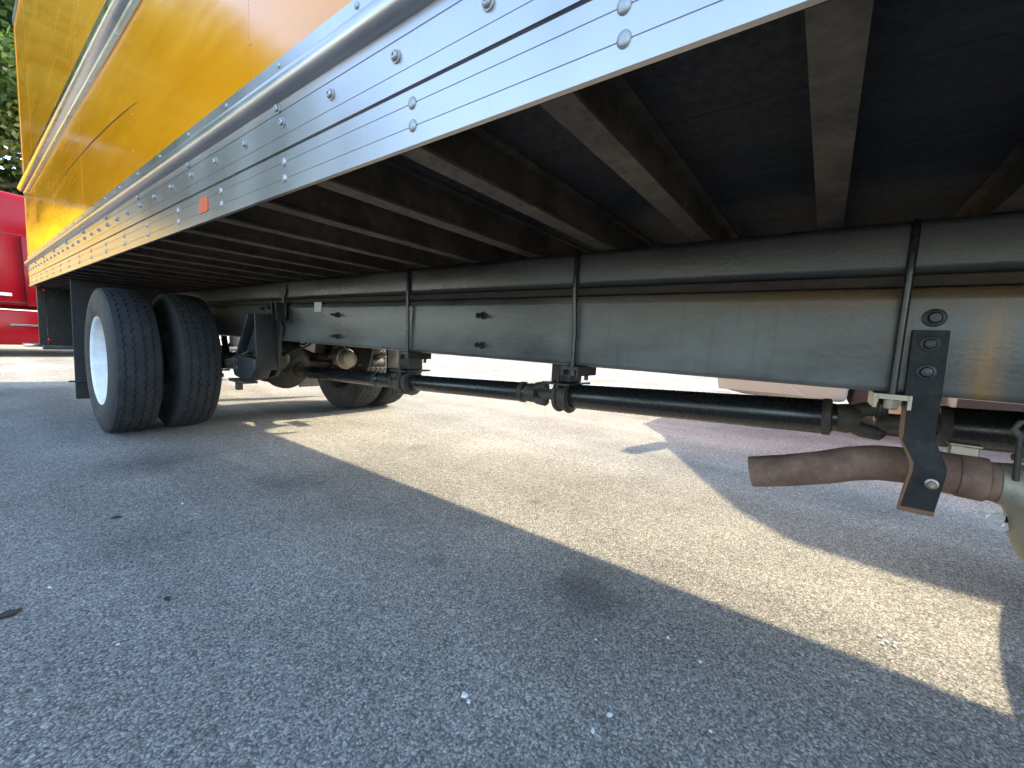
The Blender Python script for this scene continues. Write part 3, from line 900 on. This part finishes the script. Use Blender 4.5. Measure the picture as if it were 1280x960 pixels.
# rusty edges of the strap: thin strips
for sgn in (1,):
    ev, ef = [], []
    for i, (x, y, z) in enumerate(path[2:]):
        ev += [(x - .0004, y + .0320, z), (x + .0114, y + .0320, z), (x - .0004, y + .0312, z), (x + .0114, y + .0312, z)]
    for i in range(len(path) - 3):
        a, c = i * 4, i * 4 + 4
        ef += [(a, a + 1, c + 1, c), (a + 2, c + 2, c + 3, a + 3), (a, c, c + 2, a + 2), (a + 1, a + 3, c + 3, c + 1)]
    k = 4 * (len(path) - 3)
    ef += [(0, 2, 3, 1), (k, k + 1, k + 3, k + 2)]
    put('strap_edge', MB().add(ev, ef).mesh('strap_edge', 'rust_edge', 40), st)
put('strap_edge', MB().box(1.3548, 1.3685, -.2405, -.1765, .4435, .4565).mesh('strap_edge', 'rust_edge', 40, .002), st)
wv, wf = [], []
for i, (x, y, z) in enumerate(path[2:]):
    w_ = .006 + .003 * math.sin(i * 2.3)
    wv += [(x - .0007, y + .0318, z), (x - .0007, y + .0318 - w_, z), (x + .0003, y + .0318, z), (x + .0003, y + .0318 - w_, z)]
for i in range(len(path) - 3):
    a, c = i * 4, i * 4 + 4
    wf += [(a, a + 1, c + 1, c), (a + 2, c + 2, c + 3, a + 3), (a, c, c + 2, a + 2), (a + 1, a + 3, c + 3, c + 1)]
put('rust_flake', MB().add(wv, wf).mesh('rust_flake', 'rust_edge', 40), st)
sb = MB().lathe([(.0185, 0), (.0185, -.003), (.016, -.0045)], 'x', (0, 0, 0), 24).lathe([(.012, -.004), (.012, -.008), (.0095, -.011), (.004, -.012), (.004, -.0105), (0, -.0105)], 'x', (0, 0, 0), 20).mesh('strap_bolt', 'black_steel', 40)
put('bolt', sb, st, (1.3512, -.1895, .846))
put('bolt', sb, st, (1.3512, -.190, .781))
put('bolt', hexbolt(.0085, .012, .012).mesh('strap_nut', 'zinc', 35), st, (1.352, -.228, .522), rot=(.3, 0, -.1))

ho = MB()
ho.tube([(PXX, -.355, .528), (PXX, -.375, .528), (PXX, -.40, .52), (PXX, -.43, .50), (PXX, -.47, .47)], [.049, .052, .062, .075, .085], 24)
ho.tube([(PXX - .005, -.425, .56), (PXX, -.425, .50), (PXX + .005, -.435, .43), (PXX + .01, -.455, .38), (PXX + .01, -.475, .35)], [.03, .058, .055, .05, .035], 20)
ho.tube([(PXX, -.45, .47), (PXX, -.75, .47)], [.09, .10], 24)
hs = put('exhaust_housing', ho.mesh('exhaust_housing', 'cast_alloy', 45), T)
put('housing_pipe', MB().tube([(PXX - .03, -.40, .595), (PXX - .03, -.405, .64), (PXX - .02, -.43, .69), (PXX, -.50, .70), (PXX, -.62, .70)], [.026, .03, .03, .03, .03], 18).mesh('housing_pipe', 'cast_alloy', 45), hs)
put('housing_ring', MB().lathe([(.028, -.006), (.036, -.006), (.038, 0), (.036, .006), (.028, .006)], 'z', (PXX - .03, -.40, .598), 20, True).mesh('housing_ring', 'rust_brown', 45), hs)
put('wire_bracket', MB().tube([(PXX - .045, -.372, .548), (PXX - .05, -.368, .60), (PXX - .05, -.366, .645), (PXX - .05, -.355, .663), (PXX - .05, -.362, .680), (PXX - .045, -.385, .690), (PXX - .04, -.42, .70)], .0058, 8).mesh('wire_bracket', 'grimy_iron', 50), hs)
put('wire_bracket', MB().tube([(PXX - .05, -.358, .663), (PXX - .05, -.372, .645), (PXX - .045, -.385, .61)], .0045, 8).mesh('wire_bracket', 'grimy_iron', 50), hs)
put('lifting_eye', MB().lathe([(.010, -.003), (.021, -.003), (.021, .003), (.010, .003)], 'x', (PXX - .01, -.366, .437), 16, True).box(PXX - .013, PXX - .007, -.40, -.375, .44, .46).mesh('lifting_eye', 'dull_fastener', 45), hs)
put('bolt', MB().lathe([(.009, -.03), (.009, .012), (.007, .014)], 'x', (PXX - .06, -.40, .49), 6).mesh('housing_bolt', 'cast_alloy', 35), hs)

# --- fuel tank on the far side and the cab ahead of the body
tk = put('fuel_tank', MB().lathe([(.05, -2.05), (.27, -2.05), (.295, -2.02), (.295, -.855), (.287, -.843), (.05, -.838)], 'y', (2.735, 0, .655), 36).mesh('fuel_tank', 'tank_alloy', 40), T)
for yy in (-1.8, -1.2):
    put('tank_strap', MB().lathe([(.294, yy - .03), (.300, yy - .03), (.300, yy + .03), (.294, yy + .03)], 'y', (2.735, 0, .655), 36, True).mesh('tank_strap', 'black_steel', 40), tk)
put('tank_bracket', MB().box(2.24, 2.5, -1.3, -1.2, .45, .8).box(2.24, 2.5, -1.9, -1.8, .45, .8).mesh('tank_bracket', 'black_steel', 35), tk)
cab_side = [(-1.08, .72), (-1.08, 2.62), (-1.2, 2.74), (-2.2, 2.74), (-2.45, 2.62), (-2.85, 1.82), (-3.55, 1.62), (-3.72, 1.45), (-3.75, .80), (-3.1, .80), (-3.06, .98), (-2.9, 1.12), (-2.2, 1.12), (-2.05, .98), (-2.0, .72)]
cb = put('cab', MB().prism(cab_side, 'x', XC - 1.1, XC + 1.1).mesh('cab', 'yellow_panel', 35, .05, 3), T)
put('windshield', MB().add([(XC - .98, -2.475, 2.58), (XC + .98, -2.475, 2.58), (XC + .98, -2.86, 1.87), (XC - .98, -2.86, 1.87), (XC - .98, -2.46, 2.56), (XC + .98, -2.46, 2.56), (XC + .98, -2.84, 1.85), (XC - .98, -2.84, 1.85)], [(0, 1, 2, 3), (4, 7, 6, 5), (0, 4, 5, 1), (1, 5, 6, 2), (2, 6, 7, 3), (3, 7, 4, 0)]).mesh('windshield', 'glass_dark', 35), cb)
for s in (-1, 1):
    xo = XC + s * 1.1
    put('side_window', MB().prism([(-1.45, 1.85), (-1.45, 2.5), (-2.25, 2.5), (-2.6, 1.85)], 'x', xo - .006, xo + .006).mesh('side_window', 'glass_dark', 35), cb)
    put('door_handle', MB().box(xo - .02, xo + .02, -1.6, -1.45, 1.62, 1.66).mesh('door_handle', 'chrome', 35, .004), cb)
    put('headlight', MB().box(XC + s * .85 - .15, XC + s * .85 + .15, -3.77, -3.70, 1.1, 1.3).mesh('headlight', 'chrome', 35, .02, 2), cb)
    put('cab_step', MB().box(xo - .25 if s > 0 else xo, xo if s > 0 else xo + .25, -2.0, -1.2, .42, .47).mesh('cab_step', 'black_steel', 35, .006), cb)
put('front_bumper', MB().box(XC - 1.15, XC + 1.15, -3.95, -3.76, .45, .79).mesh('front_bumper', 'chrome', 35, .04, 3), cb)
put('grille', MB().box(XC - .55, XC + .55, -3.765, -3.74, .9, 1.4).mesh('grille', 'dark_plastic', 35, .02, 2), cb)
put('front_axle', MB().tube([(.85, FY, .48), (mir(.85), FY, .48)], .05, 14).mesh('front_axle', 'grimy_iron', 40), T)
put('transmission', MB().lathe([(.10, -2.4), (.22, -2.35), (.24, -1.9), (.17, -1.5), (.12, -1.2), (.07, -1.15)], 'y', (XC, 0, .72), 24).mesh('transmission', 'cast_alloy', 40), T)

# ------------------------------------------------------------------ van beyond the truck
VX0, VX1 = 6.0, 8.0
V = thing('cargo_van', (7.0, -1.5, 0), 'pale high-roofed cargo van parked beyond the box truck', 'van')
prof = [(.80, .30), (1.02, .34), (1.10, .50), (1.08, .92), (.98, 1.14), (.52, 1.42), (.17, 1.75), (-.40, 2.19), (-.80, 2.48), (-1.12, 2.64), (-1.5, 2.68), (-4.6, 2.68), (-4.75, 2.6), (-4.8, .45), (-4.45, .40)]
prof += arc(-4.0, .38, .40, 0, 180, 10)[::-1][::-1][:0]
def arch(yc):
    return [(yc - .40 + 0.0, .36)] + [(yc - .40 * math.cos(math.radians(a)), .38 + .40 * math.sin(math.radians(a))) for a in range(10, 171, 16)] + [(yc + .40, .36)]
prof = prof[:-1] + [(-4.40, .38)] + arch(-3.95)[1:-1] + [(-3.55, .36), (-1.05, .34)] + arch(-.64)[1:-1] + [(-.24, .32), (.2, .28)]
vb = put('van_body', MB().prism(prof, 'x', VX0, VX1).mesh('van_body', 'white_paint', 35, .05, 3), V)
for s, xo in ((-1, VX0), (1, VX1)):
    put('side_window', MB().prism([(-.30, 1.62), (-.45, 2.02), (-.78, 2.22), (-1.45, 2.22), (-1.45, 1.55)], 'x', xo - .008, xo + .008).mesh('side_window', 'glass_dark', 35), vb)
    mr = put('mirror', MB().box(xo + s * .06 - .04 if s < 0 else xo + .02, xo + s * .06 + .04 if s < 0 else xo + .1, .30, .40, 1.6, 1.64).box(min(xo + s * .10, xo + s * .30), max(xo + s * .10, xo + s * .30), .28, .42, 1.50, 1.80).mesh('mirror', 'dark_plastic', 35, .02, 2), vb)
    put('bumper_skirt', MB().prism([(1.08, .34), (1.115, .52), (.35, .50), (.15, .34)], 'x', xo - .012, xo + .012).mesh('bumper_skirt', 'white_paint', 35, .004), vb)
    put('headlight', MB().prism([(1.09, .85), (1.02, 1.10), (.70, 1.18), (.85, .88)], 'x', xo - .01, xo + .01).mesh('headlight', 'chrome', 35, .003), vb)
    put('sill_strip', MB().box(xo - .01, xo + .01, -3.5, -1.1, .35, .47).mesh('sill_strip', 'dark_plastic', 35, .003), vb)
put('windshield', MB().add([(VX0 + .12, .165, 1.80), (VX1 - .12, .165, 1.80), (VX1 - .12, -.78, 2.50), (VX0 + .12, -.78, 2.50), (VX0 + .12, .10, 1.76), (VX1 - .12, .10, 1.76), (VX1 - .12, -.84, 2.46), (VX0 + .12, -.84, 2.46)], [(0, 1, 2, 3), (4, 7, 6, 5), (0, 4, 5, 1), (1, 5, 6, 2), (2, 6, 7, 3), (3, 7, 4, 0)]).mesh('windshield', 'glass_dark', 35), vb)
put('grille', MB().box(VX0 + .3, VX1 - .3, 1.06, 1.115, .55, .85).mesh('grille', 'dark_plastic', 35, .01), vb)
vt = MB().lathe([(.20, -.09), (.24, -.105), (.32, -.105), (.35, -.085), (.355, 0), (.35, .085), (.32, .105), (.24, .105), (.20, .09)], 'x', (0, 0, 0), 40, True).mesh('van_tyre', 'rubber', 40)
vr = MB().lathe([(.21, -.085), (.225, -.095), (.215, -.08), (.19, -.06), (.12, -.045), (.09, -.07), (0, -.075)], 'x', (0, 0, 0), 32).mesh('van_rim', 'cast_alloy', 40)
for xx, s in ((VX0 + .14, 1), (VX1 - .14, -1)):
    for yy in (-.64, -3.95):
        w = put('van_wheel', vr, V, (xx, yy, .355), scale=(s, 1, 1))
        o = bpy.data.objects.new('tyre', vt); C.objects.link(o); o.parent = w

# ------------------------------------------------------------------ red tractor behind
RY0, RY1 = 12.6, 15.0
RT = thing('semi_tractor', (2.5, 13.8, 0), 'glossy red sleeper tractor parked behind the box truck', 'tractor')
def body_prism(prof_xz, y0, y1, mat, name, bev=.18, seg=5):
    return put(name, MB().prism(prof_xz, 'y', y0, y1).mesh(name, mat, 35, bev, seg), RT)
slp = body_prism([(.02, .95), (2.3, .95), (2.3, 3.02), (1.6, 3.08), (.9, 3.13), (.3, 3.16), (.02, 3.12)], RY0, RY1, 'red_paint', 'sleeper', .16)
cabr = body_prism([(2.25, .95), (4.05, .95), (3.85, 1.95), (3.05, 2.85), (2.25, 2.98)], RY0 + .05, RY1 - .05, 'red_paint', 'tractor_cab', .1)
hood = body_prism([(3.85, .7), (4.4, .7), (4.45, .95), (4.6, 1.15), (5.2, 1.15), (5.4, .95), (5.45, .7), (6.05, .7), (6.1, 1.2), (5.85, 1.45), (4.75, 1.8), (3.85, 1.93)], RY0 + .12, RY1 - .12, 'red_paint', 'hood', .1)
put('cab_window', MB().prism([(2.55, 1.98), (3.65, 1.98), (3.1, 2.65), (2.55, 2.65)], 'y', RY0 + .042, RY0 + .052).mesh('cab_window', 'glass_dark', 35), cabr)
put('sleeper_trim', MB().box(.25, 2.2, RY0 - .004, RY0 + .006, 2.345, 2.354).mesh('sleeper_trim', 'dark_plastic', 0), slp)
put('sleeper_trim', MB().box(.25, 2.2, RY0 - .004, RY0 + .006, 1.06, 1.068).mesh('sleeper_trim', 'dark_plastic', 0), slp)
put('sleeper_handle', MB().box(.50, .66, RY0 - .02, RY0 + .004, 1.175, 1.235).mesh('sleeper_handle', 'white_paint', 35, .005), slp)
put('storage_door', MB().prism([(.845, 1.0), (1.40, 1.0), (1.40, 2.33), (.81, 2.33)], 'y', RY0 - .035, RY0 + .02).mesh('storage_door', 'red_paint', 35, .018, 3), slp)
for y0, y1 in ((RY0 - .01, RY0 + .10), (RY1 - .10, RY1 + .01)):
    sk = put('side_skirt', MB().prism([(.0, .24), (3.7, .26), (3.7, .92), (.0, .90)], 'y', y0, y1).mesh('side_skirt', 'red_paint', 35, .03, 4), RT)
    put('skirt_step', MB().box(.62, 1.25, y0 - .03, y0 - .011, .62, .645).mesh('skirt_step', 'chrome', 35, .004), sk)
    put('skirt_step', MB().box(2.4, 3.5, y0 - .03, y0 - .011, .45, .48).mesh('skirt_step', 'chrome', 35, .004), sk)
put('chassis', MB().box(-3.2, 6.0, 13.35, 14.25, .62, .92).mesh('chassis', 'black_steel', 35, .02), RT)
put('bumper', MB().box(6.06, 6.5, RY0, RY1, .35, .72).mesh('bumper', 'chrome', 35, .08, 3), RT)
rw = MB().lathe([(.30, -.13), (.34, -.14), (.46, -.14), (.50, -.12), (.51, 0), (.50, .12), (.46, .14), (.34, .14), (.30, .13)], 'y', (0, 0, 0), 40, True).mesh('tractor_tyre', 'rubber', 40)
rwr = MB().lathe([(.31, -.12), (.32, -.13), (.30, -.11), (.27, -.05), (.12, -.05), (.10, -.10), (0, -.11)], 'y', (0, 0, 0), 32).mesh('tractor_rim', 'chrome', 40)
for xx in (4.9, -1.2, -2.5):
    for yy, s in ((RY0 + .17, 1), (RY1 - .17, -1)):
        w = put('tractor_wheel', rwr, RT, (xx, yy, .505), scale=(1, s, 1))
        o = bpy.data.objects.new('tyre', rw); C.objects.link(o); o.parent = w

# ------------------------------------------------------------------ second box truck, parked past the tractor (mirrored in the rail)
T2 = thing('box_truck', (-2.3, 20.0, 0), 'second yellow box truck parked past the rear of the red tractor', 'truck')
put('side_wall', MB().box(-1.02, -1.0, 16.5, 24.5, 1.45, 3.8).mesh('side_wall', 'fleet_yellow', 35, .004), T2)
put('side_wall', MB().box(-3.6, -3.58, 16.5, 24.5, 1.45, 3.8).mesh('side_wall', 'fleet_yellow', 35, .004), T2)
for xa in (-1.03, -3.60):
    put('lower_rail', MB().box(xa, xa + .03 + .01 * (xa > -2), 16.48, 24.5, 1.13, 1.448).mesh('lower_rail', 'fleet_yellow', 35, .004), T2)
put('roof', MB().box(-3.58, -1.02, 16.5, 24.5, 3.80, 3.84).mesh('roof', 'white_paint', 35, .01), T2)
put('floor', MB().box(-3.56, -1.04, 16.5, 24.5, 1.18, 1.25).mesh('floor', 'floor_wood', 35), T2)
for k in range(6):
    put('roller_door_panel', MB().box(-3.56, -1.04, 16.52, 16.55, 1.26 + k * .42, 1.67 + k * .42).mesh('roller_door_panel', 'fleet_yellow', 35, .008), T2)
put('front_wall', MB().box(-3.57, -1.03, 24.46, 24.5, 1.26, 3.79).mesh('front_wall', 'fleet_yellow', 35, .004), T2)
put('rear_bumper', MB().box(-3.55, -1.05, 16.4, 16.5, .5, .62).box(-3.0, -2.9, 16.42, 16.48, .61, 1.18).box(-1.7, -1.6, 16.42, 16.48, .61, 1.18).mesh('rear_bumper', 'black_steel', 35), T2)
put('frame_rail', MB().box(-2.74, -2.66, 16.9, 28.2, .73, 1.17).mesh('frame_rail', 'black_steel', 35, .01), T2)
put('frame_rail', MB().box(-1.94, -1.86, 16.9, 28.2, .73, 1.17).mesh('frame_rail', 'black_steel', 35, .01), T2)
put('cab', MB().prism([(24.6, .7), (24.6, 2.6), (24.8, 2.74), (25.7, 2.74), (26.3, 1.85), (27.9, 1.5), (28.1, .75)], 'x', -3.4, -1.2).mesh('cab', 'fleet_yellow', 35, .06, 3), T2)
for xx in (-3.25, -1.35):
    for yy in (19.0, 27.0):
        w = put('wheel', wheel_me, T2, (xx, yy, .516))
        o = bpy.data.objects.new('tyre', tyre_rib); C.objects.link(o); o.parent = w

# ------------------------------------------------------------------ trees round the lot
def make_tree(seed, h, rx, leafmat, nleaf):
    rnd = random.Random(seed)
    tr = MB()
    tr.tube([(0, 0, -.1), (.05, 0, h * .2), (-.05, .1, h * .45), (.1, 0, h * .75), (.1, .05, h * .93)], [h * .026, h * .021, h * .016, h * .009, .02], 12)
    cl = []
    for k in range(26):
        z0 = h * rnd.uniform(.22, .8)
        an = rnd.uniform(0, 2 * PI)
        L = rx * (1.0 - .55 * max(0, (z0 / h - .45)) / .55) * rnd.uniform(.65, 1.0)
        e = Vector((math.cos(an) * L, math.sin(an) * L, z0 + L * rnd.uniform(.15, .6)))
        s = Vector((0, 0, z0))
        midp = s.lerp(e, .5) + Vector((rnd.uniform(-.3, .3), rnd.uniform(-.3, .3), rnd.uniform(-.1, .4)))
        tr.tube([s, midp, e], [h * .007, h * .005, .012], 6)
        for t in (.55, .8, 1.0):
            p = s.lerp(midp, t * 2) if t < .5 else midp.lerp(e, (t - .5) * 2)
            cl.append((p, rnd.uniform(.6, 1.15) * rx * .26))
    for k in range(6):
        cl.append((Vector((rnd.uniform(-.5, .5), rnd.uniform(-.5, .5), h * rnd.uniform(.85, 1.0))), rx * .2))
    rs = np.random.RandomState(seed)
    idx = rs.randint(0, len(cl), nleaf)
    cen = np.array([tuple(cl[i][0]) for i in range(len(cl))])[idx]
    rad = np.array([cl[i][1] for i in range(len(cl))])[idx]
    dirs = rs.normal(size=(nleaf, 3)); dirs /= np.linalg.norm(dirs, axis=1)[:, None]
    pos = cen + dirs * (rad * rs.uniform(.3, 1.0, nleaf) ** .6)[:, None] * np.array([1, 1, .75])
    a = rs.normal(size=(nleaf, 3)); a /= np.linalg.norm(a, axis=1)[:, None]
    bvec = np.cross(a, rs.normal(size=(nleaf, 3))); bvec /= np.linalg.norm(bvec, axis=1)[:, None]
    s = rs.uniform(.07, .15, nleaf)[:, None]
    q = np.stack([pos - a * s, pos + bvec * s * .55, pos + a * s, pos - bvec * s * .55], 1).reshape(-1, 3)
    me = bpy.data.meshes.new('crown')
    me.from_pydata(q.tolist(), [], [(4 * i, 4 * i + 1, 4 * i + 2, 4 * i + 3) for i in range(nleaf)])
    me.materials.append(M[leafmat])
    return tr.mesh('trunk', 'bark', 50), me
kinds = [make_tree(3, 12.0, 4.2, 'leaf_green', 26000), make_tree(11, 10.5, 4.0, 'leaf_olive', 24000)]
def tree(x, y, k, sc, rz, label, group=None):
    t = thing('tree', (x, y, 0), label, 'tree', group)
    t.rotation_euler[2] = rz
    t.scale = (sc, sc, sc)
    for nm, me in zip(('trunk', 'crown'), kinds[k]):
        o = bpy.data.objects.new(nm, me); C.objects.link(o); o.parent = t
rt = random.Random(5)
for i in range(9):
    k = i % 2
    tree(-16 + 4.1 * i, 28 + rt.uniform(-2, 3), k, rt.uniform(1.25, 1.6), rt.uniform(0, 6),
         'dark green leafy tree in the row behind the red tractor' if k == 0 else 'olive green leafy tree in the row behind the red tractor',
         'dark green trees behind the tractor' if k == 0 else 'olive trees behind the tractor')
for i in (0, 1, 2, 3, 4, 6):
    k = (i + 1) % 2
    tree(-19 + 4.3 * i, 36 + rt.uniform(-2, 2), k, rt.uniform(1.4, 1.7), rt.uniform(0, 6),
         'tall dark green tree in the rearmost row past the red tractor' if k == 0 else 'tall olive green tree in the rearmost row past the red tractor',
         'tall dark green trees in the rearmost row' if k == 0 else 'tall olive trees in the rearmost row')
for i in range(8):
    k = (i + 1) % 2
    tree(-34 + rt.uniform(-3, 3), -4 + 5.2 * i, k, rt.uniform(.9, 1.2), rt.uniform(0, 6),
         'dark green leafy tree along the open edge of the lot' if k == 0 else 'olive green leafy tree along the open edge of the lot',
         'dark green trees along the lot edge' if k == 0 else 'olive trees along the lot edge')

# ------------------------------------------------------------------ litter on the asphalt
def leaf_litter(x, y, s, rz, label):
    n = 7
    vs, fs = [], []
    for i in range(n + 1):
        t = i / n
        w = math.sin(PI * min(.98, t + .02)) * .32 * s
        z = .003 + .002 * math.sin(t * 4)
        vs += [(s * (t - .5), -w, z + .003), (s * (t - .5), 0, z), (s * (t - .5), w, z + .004)]
    for i in range(n):
        a = i * 3
        fs += [(a, a + 3, a + 4, a + 1), (a + 1, a + 4, a + 5, a + 2)]
    vs2 = [(p[0], p[1], p[2] - .0015) for p in vs]
    k = len(vs)
    o = put('dead_leaf', MB().add(vs + vs2, fs + [tuple(k + j for j in reversed(f)) for f in fs]).mesh('dead_leaf', 'leaf_brown', 60), None, (x, y, 0), (0, 0, rz))
    tag(o, label, 'leaf')
def ground_at(px, py):
    v = _r2 * ((px - 640) / 518.8) - _u2 * ((py - 480) / 518.8) + _d
    return (v.x * -.8 / v.z, v.y * -.8 / v.z)
for (px, py, s, lab) in ((12, 769, .05, 'largest dark dead leaf lying on the shaded asphalt'), (209, 750, .028, 'small dark dead leaf lying on the shaded asphalt'), (145, 648, .03, 'thin dark dead leaf on the shaded asphalt nearer the tyres')):
    x, y = ground_at(px, py)
    leaf_litter(x, y, s, random.uniform(0, 3), lab)
def chip(x, y, s, label, group=None):
    rnd = random.Random(int(x * 1000))
    n = 7
    ring = [(s * rnd.uniform(.6, 1) * math.cos(2 * PI * k / n), s * rnd.uniform(.45, .9) * math.sin(2 * PI * k / n)) for k in range(n)]
    vs = [(p[0], p[1], .0) for p in ring] + [(p[0] * .8, p[1] * .8, s * .5) for p in ring]
    fs = [(k, (k + 1) % n, n + (k + 1) % n, n + k) for k in range(n)] + [tuple(range(n, 2 * n)), tuple(range(n - 1, -1, -1))]
    o = put('stone_chip', MB().add(vs, fs).mesh('stone_chip', 'chip_white', 20), None, (x, y, .001), (0, 0, rnd.uniform(0, 6)))
    tag(o, label, 'chip', group)
for px, py, s in ((580, 870, .010), (586, 878, .006), (762, 895, .008), (741, 915, .007), (888, 915, .005), (835, 798, .006), (875, 828, .006), (1071, 852, .004), (148, 806, .005), (228, 630, .007), (62, 735, .006), (745, 800, .005)):
    x, y = ground_at(px, py)
    chip(x, y, s, 'small white stone chip lying loose on the shaded asphalt', 'white chips in the shade')
for k, (dx, dy) in enumerate(((0, 0), (.02, .012), (-.018, .01), (.008, -.02), (-.01, -.016))):
    x, y = ground_at(1108, 803)
    chip(x + dx, y + dy, .007, 'white chip in the cluster on the sunlit strip of asphalt', 'white chips in the sun')
